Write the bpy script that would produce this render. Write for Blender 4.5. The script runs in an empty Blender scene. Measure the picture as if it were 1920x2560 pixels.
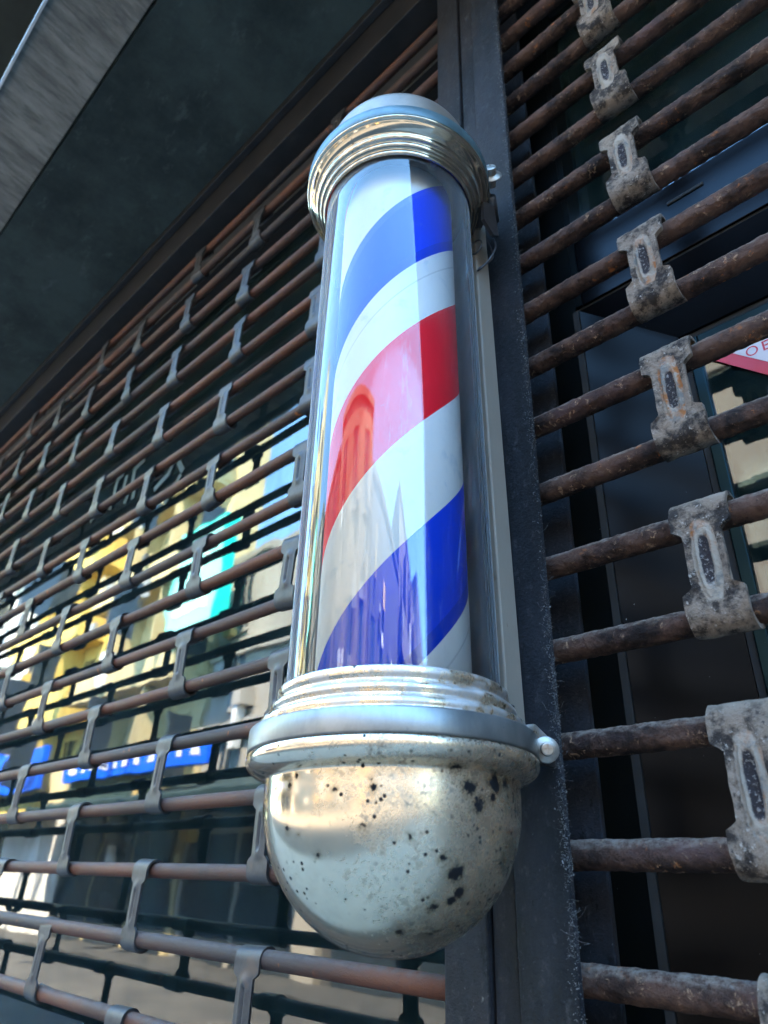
import bpy, bmesh, math, random
from mathutils import Vector, Matrix, noise
random.seed(7)
S = bpy.context.scene
COL = S.collection
R_ = math.radians
U = 0.06                                  # one grille pitch = 6 cm; all lengths below are in pitches


def W(x, y, z):                           # pitch units -> metres (ground at 0)
    return Vector(((x - 7.2) * U, y * U, (z + 41.08) * U))


# ------------------------------------------------------------------ camera
cam_d = bpy.data.cameras.new('camera')
cam = bpy.data.objects.new('camera', cam_d)
COL.objects.link(cam)
cx, cy, cz = Vector((.718832, .694421, .032558)), Vector((.309879, -.361992, .879168)), Vector((.622299, -.621885, -.475398))
m = Matrix((cx, cy, cz)).transposed().to_4x4()
m.translation = W(11.71608, -6.54121, -16.08063)
cam.matrix_world = m
cam_d.sensor_fit = 'HORIZONTAL'
cam_d.sensor_width = 36
cam_d.lens = 36 * 1722.39 / 1920
cam_d.clip_start = .01
cam_d.clip_end = 400
cam_d.dof.use_dof = True
cam_d.dof.focus_distance = .46
cam_d.dof.aperture_fstop = 14
S.camera = cam

# ------------------------------------------------------------------ world, sun, exposure
SUN_EL, SUN_AZ = R_(57), R_(62)            # azimuth measured from +X towards +Y
wd = bpy.data.worlds.new('World')
S.world = wd
wd.use_nodes = True
nt = wd.node_tree
sky = nt.nodes.new('ShaderNodeTexSky')
sky.sky_type = 'NISHITA'
sky.sun_disc = False
sky.sun_elevation = SUN_EL
sky.sun_rotation = R_(90) - SUN_AZ
sky.air_density = 1.0
sky.dust_density = .2
sky.ozone_density = 1.0
bg = nt.nodes['Background']
bg.inputs['Strength'].default_value = .15
tint = nt.nodes.new('ShaderNodeMixRGB')
tint.blend_type = 'MULTIPLY'
tint.inputs[0].default_value = 1
tint.inputs[2].default_value = (.70, 1.0, 1.05, 1)
nt.links.new(sky.outputs[0], tint.inputs[1])
nt.links.new(tint.outputs[0], bg.inputs[0])
sd = bpy.data.lights.new('sun', 'SUN')
sd.energy = 3.4
sd.angle = R_(.5)
sd.color = (1, .90, .72)
sun = bpy.data.objects.new('sun', sd)
COL.objects.link(sun)
sdir = Vector((math.cos(SUN_EL) * math.cos(SUN_AZ), math.cos(SUN_EL) * math.sin(SUN_AZ), math.sin(SUN_EL)))
sun.rotation_euler = sdir.to_track_quat('Z', 'Y').to_euler()
sun.location = (0, 2, 12)
S.view_settings.view_transform = 'Standard'
S.view_settings.look = 'None'
S.view_settings.exposure = 4.95
S.view_settings.gamma = 1
S.cycles.use_denoising = True
S.cycles.max_bounces = 8
S.cycles.glossy_bounces = 5
S.cycles.transparent_max_bounces = 16
S.cycles.sample_clamp_indirect = 4
S.cycles.caustics_reflective = False
S.cycles.caustics_refractive = False


# ------------------------------------------------------------------ material helpers
class NT:
    def __init__(s, name):
        s.m = bpy.data.materials.new(name)
        s.m.use_nodes = True
        s.t = s.m.node_tree
        s.t.nodes.clear()
        s.out = s.t.nodes.new('ShaderNodeOutputMaterial')
        s.co = s.t.nodes.new('ShaderNodeTexCoord').outputs['Object']

    def n(s, kind, **kw):
        nd = s.t.nodes.new('ShaderNode' + kind)
        for k, v in kw.items():
            setattr(nd, k, v)
        return nd

    def put(s, sock, v):
        if isinstance(v, bpy.types.NodeSocket):
            s.t.links.new(v, sock)
        elif isinstance(v, (tuple, list)) and len(v) == 3 and sock.type == 'RGBA':
            sock.default_value = (*v, 1)
        else:
            sock.default_value = v

    def math(s, op, a, b=0., c=None, clamp=False):
        nd = s.n('Math', operation=op, use_clamp=clamp)
        s.put(nd.inputs[0], a)
        s.put(nd.inputs[1], b)
        if c is not None:
            s.put(nd.inputs[2], c)
        return nd.outputs[0]

    def vec(s, scale=(1, 1, 1), loc=(0, 0, 0), rnd=False, src=None):
        v = src or s.co
        if rnd:
            oi = s.n('ObjectInfo')
            ad = s.n('VectorMath', operation='MULTIPLY_ADD')
            s.put(ad.inputs[0], oi.outputs['Random'])
            ad.inputs[1].default_value = (37, 53, 71)
            s.put(ad.inputs[2], v)
            v = ad.outputs[0]
        mp = s.n('Mapping')
        mp.inputs['Scale'].default_value = scale
        mp.inputs['Location'].default_value = loc
        s.put(mp.inputs[0], v)
        return mp.outputs[0]

    def noise(s, scale, detail=5, rough=.6, v=None, dist=0.):
        nd = s.n('TexNoise')
        nd.inputs['Scale'].default_value = scale
        nd.inputs['Detail'].default_value = detail
        nd.inputs['Roughness'].default_value = rough
        nd.inputs['Distortion'].default_value = dist
        s.put(nd.inputs['Vector'], v or s.co)
        return nd.outputs['Fac']

    def step(s, v, a, b):                    # smooth 0..1 between a and b
        nd = s.n('MapRange', interpolation_type='SMOOTHSTEP')
        s.put(nd.inputs[0], v)
        nd.inputs[1].default_value = a
        nd.inputs[2].default_value = b
        return nd.outputs[0]

    def mix(s, f, a, b):
        nd = s.n('MixRGB')
        s.put(nd.inputs[0], f)
        s.put(nd.inputs[1], a)
        s.put(nd.inputs[2], b)
        return nd.outputs[0]

    def bump(s, h, strength=.5, dist=.001):
        nd = s.n('Bump')
        nd.inputs['Strength'].default_value = strength
        nd.inputs['Distance'].default_value = dist
        s.put(nd.inputs['Height'], h)
        return nd.outputs[0]

    def bsdf(s, base, rough=.5, metal=0., normal=None, spec=.5):
        nd = s.n('BsdfPrincipled')
        s.put(nd.inputs['Base Color'], base)
        s.put(nd.inputs['Roughness'], rough)
        s.put(nd.inputs['Metallic'], metal)
        s.put(nd.inputs['Specular IOR Level'], spec)
        if normal is not None:
            s.put(nd.inputs['Normal'], normal)
        return nd.outputs[0]

    def done(s, sh):
        s.t.links.new(sh, s.out.inputs[0])
        return s.m

    def up(s):                               # how much a surface faces the sky: where dust settles
        g = s.n('NewGeometry')
        sp = s.n('SeparateXYZ')
        s.put(sp.inputs[0], g.outputs['Normal'])
        return sp.outputs[2]


def plain(name, base, rough=.6, metal=0., var=.25, scale=40, bump=.15, dist=.0006, spec=.5):
    n = NT(name)
    f = n.noise(scale, 6, .65)
    c = n.mix(n.step(f, .3, .7), tuple(b * (1 - var) for b in base), tuple(min(1, b * (1 + var)) for b in base))
    return n.done(n.bsdf(c, rough, metal, n.bump(n.noise(scale * 6, 4), bump, dist), spec))


def m_bar_left():
    n = NT('rusty_pipe')
    v = n.vec(rnd=True)
    a = n.noise(14, 6, .62, n.vec((.35, 1, 1), rnd=True))
    f = n.noise(160, 6, .7, v)
    c = n.mix(n.step(a, .34, .66), (.046, .023, .017), (.115, .037, .017))
    c = n.mix(n.step(n.noise(9, 4, .5, n.vec((.3, 1, 1), (3, 1, 2), True)), .5, .64), c, (0.0336, 0.0240, 0.0224))
    c = n.mix(n.step(f, .52, .75), c, (.03, .021, .02))
    sp = n.math('MULTIPLY', n.step(n.noise(46, 5, .6, v), .64, .70), n.step(n.noise(11, 3, .6, v), .46, .58))
    c = n.mix(sp, c, (.30, .085, .014))
    d = n.math('MULTIPLY', n.step(n.up(), .25, .95), n.step(n.noise(120, 6, .7, v), .3, .6))
    c = n.mix(n.math('MULTIPLY', d, .8), c, (0.1050, 0.0805, 0.0700))
    return n.done(n.bsdf(c, .55, 0, n.bump(n.noise(330, 8, .8, v), .8, .0014), .25))


def m_bar_right():
    n = NT('crusted_rusty_pipe')
    v = n.vec(rnd=True)
    a = n.noise(30, 8, .72, v)
    b = n.noise(190, 8, .75, v, .6)
    c = n.mix(n.step(a, .36, .62), (.014, .009, .008), (.115, .062, .044))
    c = n.mix(n.step(n.noise(17, 5, .6, n.vec((.5, 1, 1), (9, 2, 5), True)), .52, .68), c, (.095, .052, .048))
    c = n.mix(n.math('MULTIPLY', n.step(b, .55, .66), n.step(n.noise(52, 4, .6, v), .46, .6)), c, (.42, .26, .16))
    c = n.mix(n.math('MULTIPLY', n.step(n.noise(95, 6, .7, v), .58, .66), n.step(n.noise(14, 4, .6, v), .52, .62)), c, (.34, .11, .03))
    c = n.mix(n.step(n.noise(260, 6, .75, v), .60, .70), c, (.010, .008, .009))
    d = n.math('MULTIPLY', n.step(n.up(), .2, .9), n.step(n.noise(210, 6, .75, v), .34, .62))
    c = n.mix(n.math('MULTIPLY', d, .9), c, (.27, .215, .175))
    h = n.math('ADD', n.math('MULTIPLY', a, .6), b)
    return n.done(n.bsdf(c, .8, 0, n.bump(h, 1.0, .004), .18))


def m_link_left():
    n = NT('grey_steel')
    v = n.vec(rnd=True)
    a = n.noise(70, 6, .65, v)
    c = n.mix(n.step(a, .35, .65), (0.0225, 0.0232, 0.0255), (0.0465, 0.0450, 0.0450))
    c = n.mix(n.math('MULTIPLY', n.step(n.noise(30, 4, .6, v), .6, .7), .6), c, (.085, .052, .036))
    c = n.mix(n.math('MULTIPLY', n.step(n.up(), .1, .9), .5), c, (0.0675, 0.0645, 0.0630))
    return n.done(n.bsdf(c, .5, .35, n.bump(n.noise(500, 5, .7, v), .3, .0005)))


def m_link_right():
    n = NT('crusted_cast_steel')
    v = n.vec(rnd=True)
    a = n.noise(75, 8, .7, v)
    c = n.mix(n.step(a, .40, .58), (.034, .026, .022), (.27, .20, .15))
    c = n.mix(n.math('MULTIPLY', n.step(n.noise(260, 6, .75, v), .58, .68), .9), c, (.50, .42, .35))
    c = n.mix(n.math('MULTIPLY', n.step(n.noise(150, 6, .75, v), .60, .70), .9), c, (.03, .028, .03))
    # worn pale oval round the pressed slot, with rust runs on its sides (attribute written on the mesh)
    at = n.n('Attribute', attribute_name='oval')
    sp = n.n('SeparateXYZ')
    n.put(sp.inputs[0], at.outputs['Vector'])
    e = n.math('ADD', sp.outputs[0], n.math('MULTIPLY', n.math('SUBTRACT', n.noise(130, 5, .6, v), .5), .5))
    ring = n.math('SUBTRACT', 1, n.step(e, .92, 1.04))
    rust = n.math('MULTIPLY', n.step(n.noise(34, 5, .6, n.vec((1, 1, .3), rnd=True)), .46, .60), n.step(n.noise(160, 4, .6, v), .38, .55))
    pale = n.mix(rust, (.38, .31, .245), (.36, .13, .038))
    pale = n.mix(n.step(a, .5, .64), pale, (.20, .185, .165))
    c = n.mix(ring, c, pale)
    e2 = n.math('ADD', sp.outputs[1], n.math('MULTIPLY', n.math('SUBTRACT', n.noise(130, 5, .6, v), .5), .5))
    c = n.mix(n.math('SUBTRACT', 1, n.step(e2, .80, 1.0)), c, n.mix(n.step(n.noise(520, 5, .7, v), .54, .62), (.035, .028, .03), (.26, .23, .21)))
    c = n.mix(n.math('MULTIPLY', n.step(n.up(), .3, .95), .6), c, (.36, .28, .21))
    h = n.math('ADD', n.math('MULTIPLY', a, .7), n.noise(260, 8, .75, v))
    return n.done(n.bsdf(c, .8, 0, n.bump(h, 1.0, .004), .2))


def m_post():
    n = NT('dusty_dark_steel')
    a = n.noise(16, 7, .65, n.vec((1, 1, .35)))
    c = n.mix(n.step(a, .36, .66), (0.0021, 0.0028, 0.0042), (0.0182, 0.0196, 0.0252))
    c = n.mix(n.step(n.noise(7, 5, .6, n.vec((1, 1, .4), (4, 0, 1))), .52, .68), c, (0.0210, 0.0147, 0.0133))
    c = n.mix(n.math('MULTIPLY', n.step(n.noise(330, 5, .8), .64, .70), .9), c, (.14, .15, .16))
    c = n.mix(n.math('MULTIPLY', n.step(n.noise(48, 7, .8), .66, .72), .8), c, (.16, .15, .145))
    c = n.mix(n.step(n.noise(70, 7, .8, n.vec((1, 1, 1), (2, 6, 1))), .60, .70), c, (.005, .006, .008))
    c = n.mix(n.math('MULTIPLY', n.step(n.noise(150, 8, .8, n.vec((1, 1, .6), (8, 1, 4))), .54, .66), .75), c, (0.0450, 0.0450, 0.0480))
    c = n.mix(n.step(n.noise(90, 8, .8, n.vec((1, 1, .5), (1, 7, 2))), .57, .64), c, (.004, .004, .006))
    return n.done(n.bsdf(c, .62, 0, n.bump(n.noise(240, 8, .8), .9, .0022), .2))


# rust-through patches of the bowl (object space, metres: x, y, z, radius)
BOWL_PITS = [(0.0653, -0.017, -0.0505, 0.00329), (0.0661, -0.0121, -0.0572, 0.00307), (0.0675, -0.0005, -0.0471, 0.00417), (0.0674, -0.0025, -0.0537, 0.00198), (0.0669, 0.0088, -0.0461, 0.00241), (0.0625, -0.0253, -0.0414, 0.00285), (0.0559, -0.0175, -0.0852, 0.00373), (0.0527, -0.0115, -0.0925, 0.00285), (0.0495, -0.0135, -0.0958, 0.0022), (0.0447, -0.02, -0.0985, 0.00198), (0.0286, -0.0252, -0.108, 0.00132), (0.0397, -0.054, -0.0529, 0.00132), (-0.0051, -0.064, -0.0679, 0.00132), (0.0384, -0.0549, -0.0486, 0.00077), (0.0348, -0.0546, -0.0683, 0.00077), (0.0119, -0.0596, -0.079, 0.00099), (0.024, -0.0623, -0.0529, 0.00066), (-0.0024, -0.0663, -0.0494, 0.00099), (0.0022, -0.0664, -0.0457, 0.00099), (0.0353, -0.0126, -0.1086, 0.0011), (0.0382, -0.0095, -0.1073, 0.0011), (0.0496, -0.0404, -0.072, 0.0011), (0.056, -0.0255, -0.079, 0.00132), (-0.0259, -0.0607, -0.052, 0.00099), (0.003, -0.0635, -0.0706, 0.00066)]


def m_chrome(worn_edge=False, clean=0.):
    n = NT('pitted_chrome_worn' if worn_edge else 'clean_chrome' if clean else 'pitted_chrome')
    sx = n.n('SeparateXYZ')
    n.put(sx.inputs[0], n.co)
    big = n.noise(44, 6, .62, n.vec(loc=(1.3, .4, 2.2)), .3)
    side = n.math('MULTIPLY', n.step(sx.outputs[0], -.015, .06), 1 - clean)                 # one flank of the bowl is worse corroded
    fine = n.noise(330, 7, .8)
    mid = n.noise(95, 8, .75, n.vec(loc=(5, 2, 1)))
    vo = n.n('TexVoronoi')
    vo.inputs['Scale'].default_value = 190
    vo.inputs['Randomness'].default_value = 1
    n.put(vo.inputs['Vector'], n.co)
    spots = n.math('MULTIPLY', n.math('SUBTRACT', 1, n.step(n.math('ADD', vo.outputs['Distance'], n.math('MULTIPLY', n.math('SUBTRACT', fine, .5), .25)), .13, .20)), n.step(n.noise(26, 4, .6, n.vec(loc=(3, 3, 7))), .47 + clean * .1, .53 + clean * .1))
    blot = n.math('MULTIPLY', n.step(n.math('ADD', big, n.math('MULTIPLY', mid, .22)), .72, .74), n.math('ADD', .0, side, clamp=True))
    haze = n.math('MULTIPLY', n.math('MULTIPLY', n.step(mid, .46, .60), n.step(fine, .44, .58)), n.math('ADD', side, .08))
    blot = 0.
    halo = 0.
    if not clean and not worn_edge:
        wob = n.math('MULTIPLY', n.math('SUBTRACT', n.noise(260, 8, .8), .5), .012)
        for px_, py_, pz_, pr_ in BOWL_PITS:
            vd = n.n('VectorMath', operation='DISTANCE')
            n.put(vd.inputs[0], n.co)
            vd.inputs[1].default_value = (px_, py_, pz_)
            dd = n.math('ADD', vd.outputs['Value'], wob)
            halo = n.math('MAXIMUM', halo, n.math('SUBTRACT', 1, n.step(dd, pr_ * 1.0, pr_ * 1.3 + .0022)))
            blot = n.math('MAXIMUM', blot, n.math('SUBTRACT', 1, n.step(dd, pr_ * .85, pr_ * 1.1)))
    dark = n.math('ADD', spots, blot, clamp=True)
    base = n.mix(n.noise(12, 4, .6), (.70, .55, .39), (.76, .63, .48))
    base = n.mix(n.math('MULTIPLY', haze, .75), base, (.11, .10, .085))
    if clean:
        base = n.mix(n.noise(20, 4, .6), (0.4000, 0.3360, 0.2480), (0.4480, 0.4000, 0.3360))
    rough = n.math('ADD', .11 - .04 * clean, n.math('ADD', n.math('MULTIPLY', side, .16), n.math('MULTIPLY', haze, .35)))
    base = n.mix(n.math('MULTIPLY', halo, .6), base, (.26, .19, .11))
    if worn_edge:
        w = n.step(n.noise(60, 7, .75), .46, .54)
        base = n.mix(w, base, (0.4960, 0.4588, 0.4278))
        rough = n.math('ADD', rough, n.math('MULTIPLY', w, .28))
        dark = n.math('MULTIPLY', n.step(n.noise(75, 7, .75, n.vec(loc=(7, 1, 3))), .62, .66), .9)
    h = n.math('SUBTRACT', n.math('MULTIPLY', fine, .15), dark)
    low = n.step(sx.outputs[2], -.045, -.115) if not worn_edge else 0.
    base = n.mix(n.math('MULTIPLY', low, .35), base, (.52, .46, .30)) if not worn_edge else base
    met = n.bsdf(base, rough, .92, n.bump(h, .18, .0005))
    rustc = n.mix(n.noise(200, 4), (.004, .005, .006), (.014, .014, .016))
    pit = n.bsdf(rustc, .9, 0, None, .1)
    mx = n.n('MixShader')
    n.put(mx.inputs[0], dark)
    n.put(mx.inputs[1], met)
    n.put(mx.inputs[2], pit)
    return n.done(mx.outputs[0])


def m_stripes():
    """White film with blue / red helical bands; z and angle of the inner drum decide the band."""
    n = NT('striped_film')
    sx = n.n('SeparateXYZ')
    n.put(sx.inputs[0], n.co)
    th = n.math('ARCTAN2', sx.outputs[1], sx.outputs[0])          # -pi..pi
    deg = n.math('MULTIPLY', th, 180 / math.pi)
    # keep the seam of the angle at the back (+90 deg)
    deg = n.math('SUBTRACT', deg, n.math('MULTIPLY', n.math('GREATER_THAN', deg, 90.), 360.))
    z = n.math('MULTIPLY', sx.outputs[2], 1 / U)                  # origin sits at pitch height -14.6
    w = n.math('SUBTRACT', n.math('SUBTRACT', z, 14.6), n.math('MULTIPLY', n.math('ADD', deg, 35.), .0143))

    def band(a, b):
        return n.math('MULTIPLY', n.math('GREATER_THAN', w, a), n.math('LESS_THAN', w, b))
    blue = n.math('ADD', band(-9.60, -8.30), band(-14.52, -13.22))
    red = n.math('ADD', band(-12.0, -10.58), n.math('ADD', band(-6.85, -5.43), band(-17.15, -15.73)))
    dirt = n.noise(60, 7, .7)
    white = n.mix(n.step(dirt, .55, .72), (.86, .92, .98), (.68, .79, .90))
    specks = n.math('MULTIPLY', n.step(n.noise(300, 5, .7), .70, .72), n.step(n.noise(30, 3), .5, .56))
    c = n.mix(red, white, (.96, .001, .022))
    c = n.mix(blue, c, (.0, .06, .92))
    # overlap seam of the printed film: a faint darker strip along the lower blue edge
    c = n.mix(n.math('MULTIPLY', n.math('ADD', band(-9.60, -9.42), band(-14.52, -14.34)), .45), c, (.0, .03, .42))
    c = n.mix(n.math('MULTIPLY', n.math('ADD', band(-9.93, -9.90), band(-14.83, -14.80)), .35), c, (.35, .42, .5))
    c = n.mix(n.math('MULTIPLY', specks, .75), c, (.25, .28, .33))
    scr = n.math('MULTIPLY', n.step(n.noise(34, 6, .75, n.vec((1.4, 1.4, .18), (2, 2, 2))), .58, .72), .22)
    c = n.mix(scr, c, (.62, .70, .80))
    c = n.mix(n.math('MULTIPLY', n.step(n.noise(16, 8, .8, n.vec(loc=(6, 1, 2))), .60, .72), .28), c, (.45, .52, .60))
    return n.done(n.bsdf(c, .55, 0, n.bump(dirt, .03, .001), .2))


def m_glass(name, ior, tint=(1, 1, 1), wavy=0., dirt=0.):
    n = NT(name)
    nrm = None
    if wavy:
        nrm = n.bump(n.noise(7, 2, .5), wavy, .003)
    fr = n.n('Fresnel')
    fr.inputs['IOR'].default_value = ior
    gl = n.n('BsdfGlossy')
    gl.inputs['Roughness'].default_value = 0.02 if wavy else .0
    if nrm:
        n.put(fr.inputs['Normal'], nrm)
        n.put(gl.inputs['Normal'], nrm)
    tr = n.n('BsdfTransparent')
    tr.inputs[0].default_value = (*tint, 1)
    mx = n.n('MixShader')
    n.put(mx.inputs[0], fr.outputs[0])
    n.put(mx.inputs[1], tr.outputs[0])
    n.put(mx.inputs[2], gl.outputs[0])
    sh = mx.outputs[0]
    if wavy:
        df = n.n('BsdfDiffuse')
        df.inputs[0].default_value = (.026, .052, .054, 1)  # teal veil mixed into the pane to lift its dark reflections
        m2 = n.n('MixShader')
        n.put(m2.inputs[0], n.math('ADD', .16, n.math('MULTIPLY', n.step(n.noise(14, 7, .7, n.vec((1, 1, .4))), .42, .7), .22)))
        n.put(m2.inputs[1], sh)
        n.put(m2.inputs[2], df.outputs[0])
        sh = m2.outputs[0]
    if dirt:
        lw = n.n('LayerWeight')
        lw.inputs[0].default_value = .5
        edge_haze = n.math('MULTIPLY', n.math('POWER', lw.outputs['Facing'], 4.2), .40)  # pale haze painted at grazing edges to brighten the tube, apart from dirt
        df = n.n('BsdfDiffuse')
        df.inputs[0].default_value = (.70, .74, .78, 1)
        m2 = n.n('MixShader')
        n.put(m2.inputs[0], n.math('ADD', edge_haze, n.math('MULTIPLY', n.step(n.noise(55, 7, .75, n.vec((1, 1, .25))), .52, .80), dirt)))
        n.put(m2.inputs[1], sh)
        n.put(m2.inputs[2], df.outputs[0])
        sh = m2.outputs[0]
    return n.done(sh)


M = dict(
    bar_l=m_bar_left(), bar_r=m_bar_right(), link_l=m_link_left(), link_r=m_link_right(), post=m_post(),
    chrome=m_chrome(), chrome_w=m_chrome(True), chrome_c=m_chrome(False, .9), stripes=m_stripes(),
    tube=m_glass('clear_tube', 1.47, (.99, 1, 1), 0, .03),
    window=m_glass('window_glass', 1.95, (.50, .60, .60), .16),
)


def m_zinc():
    n = NT('brushed_zinc')
    a = n.noise(40, 6, .7, n.vec((1, 1, .5)))
    c = n.mix(n.step(a, .35, .65), (.155, .155, .15), (.23, .225, .21))
    c = n.mix(n.step(n.noise(150, 6, .75), .66, .72), c, (.12, .13, .14))
    return n.done(n.bsdf(c, n.math('ADD', .30, n.math('MULTIPLY', a, .15)), .75, n.bump(n.noise(600, 4, .7, n.vec((1, 1, 4))), .12, .0004)))


M['zinc'] = m_zinc()
M['satin'] = plain('dulled_cap_metal', (0.2160, 0.1720, 0.1360), .45, .6, .2, 30, .2, .0005)
M['reflector'] = plain('satin_added_reflector', (.78, .84, .88), .5, 0, .12, 30, .05)
M['teal_band'] = plain('teal_grey_band', (.055, .095, .105), .42, .3, .25, 60, .2, .0004)
M['screw'] = plain('zinc_screw', (.27, .235, .20), .42, .85, .15, 200)
M['dark_strap'] = plain('dark_bracket_metal', (.045, .038, .036), .45, .5, .3, 90)
M['wire'] = plain('black_wire', (.03, .03, .035), .5)


def m_backplate():
    n = NT('painted_backplate')
    c = n.mix(n.noise(30, 5, .6, n.vec((1, 1, .3))), (0.2025, 0.1613, 0.1237), (0.2850, 0.2325, 0.1837))
    c = n.mix(n.math('MULTIPLY', n.step(n.noise(55, 6, .7, n.vec((1, 1, .35))), .62, .68), .9), c, (.15, .075, .035))
    return n.done(n.bsdf(c, .5, .2, n.bump(n.noise(400, 5), .2, .0005)))


M['backplate'] = m_backplate()


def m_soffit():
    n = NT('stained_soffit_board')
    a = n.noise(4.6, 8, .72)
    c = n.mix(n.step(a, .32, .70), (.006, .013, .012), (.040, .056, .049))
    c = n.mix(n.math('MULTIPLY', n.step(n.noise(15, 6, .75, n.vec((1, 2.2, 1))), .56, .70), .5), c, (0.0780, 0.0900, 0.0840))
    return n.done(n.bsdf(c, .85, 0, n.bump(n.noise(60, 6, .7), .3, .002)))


def m_boardform():
    n = NT('board_marked_concrete')
    a = n.noise(26, 8, .7, n.vec((1, .22, 1)))
    c = n.mix(n.step(a, .30, .70), (.10, .092, .08), (.27, .25, .215))
    c = n.mix(n.math('MULTIPLY', n.step(n.noise(95, 6, .7, n.vec((1, .12, 1), (3, 1, 0))), .50, .62), .5), c, (.075, .07, .062))
    return n.done(n.bsdf(c, .9, 0, n.bump(n.noise(120, 6, .7, n.vec((1, .2, 1))), .6, .003)))


M['soffit'] = m_soffit()
M['board'] = m_boardform()
M['trim'] = plain('pale_edge_trim', (.62, .58, .52), .5, 0, .2, 20)
M['dark_overhang'] = plain('dark_overhang', (.006, .011, .009), .8, 0, .4, 6)
M['render_wall'] = plain('grey_render', (.30, .29, .27), .9, 0, .2, 3)
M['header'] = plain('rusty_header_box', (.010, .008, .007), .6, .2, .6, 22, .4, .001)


def m_panel(name, a, b, rough):
    n = NT(name)
    c = n.mix(n.noise(5, 5, .6, n.vec((1, 1, .3))), a, b)
    sp = n.math('MULTIPLY', n.step(n.noise(260, 3, .6), .75, .77), .6)
    c = n.mix(sp, c, (.4, .42, .42))
    return n.done(n.bsdf(c, rough, .8, n.bump(n.noise(700, 4, .6, n.vec((1, 1, .2))), .05, .0003), .35))


M['panel'] = m_panel('dark_anodised_metal', (0.0010, 0.0021, 0.0042), (0.0035, 0.0031, 0.0042), .26)
M['panel_head'] = m_panel('dark_anodised_head', (0.0072, 0.0108, 0.0156), (0.0132, 0.0132, 0.0168), .32)
M['panel_black'] = m_panel('black_jamb_metal', (.002, .004, .005), (.005, .008, .009), .4)
M['casing'] = m_panel('brown_black_casing', (.0012, .0012, .0016), (.004, .003, .003), .3)
M['rubber'] = plain('black_gap', (.006, .007, .008), .8)
M['stile'] = m_panel('teal_black_stile', (.002, .010, .014), (.004, .016, .020), .35)
M['interior'] = plain('shop_interior_dark', (.035, .045, .045), .9, 0, .3, 2)
M['letter'] = plain('dark_window_lettering', (.006, .016, .02), .5)
M['red'] = plain('red_sign_film', (.55, .010, .035), .4, 0, .05)
M['whitefilm'] = plain('white_sign_film', (.60, .55, .57), .4, 0, .05)


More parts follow.
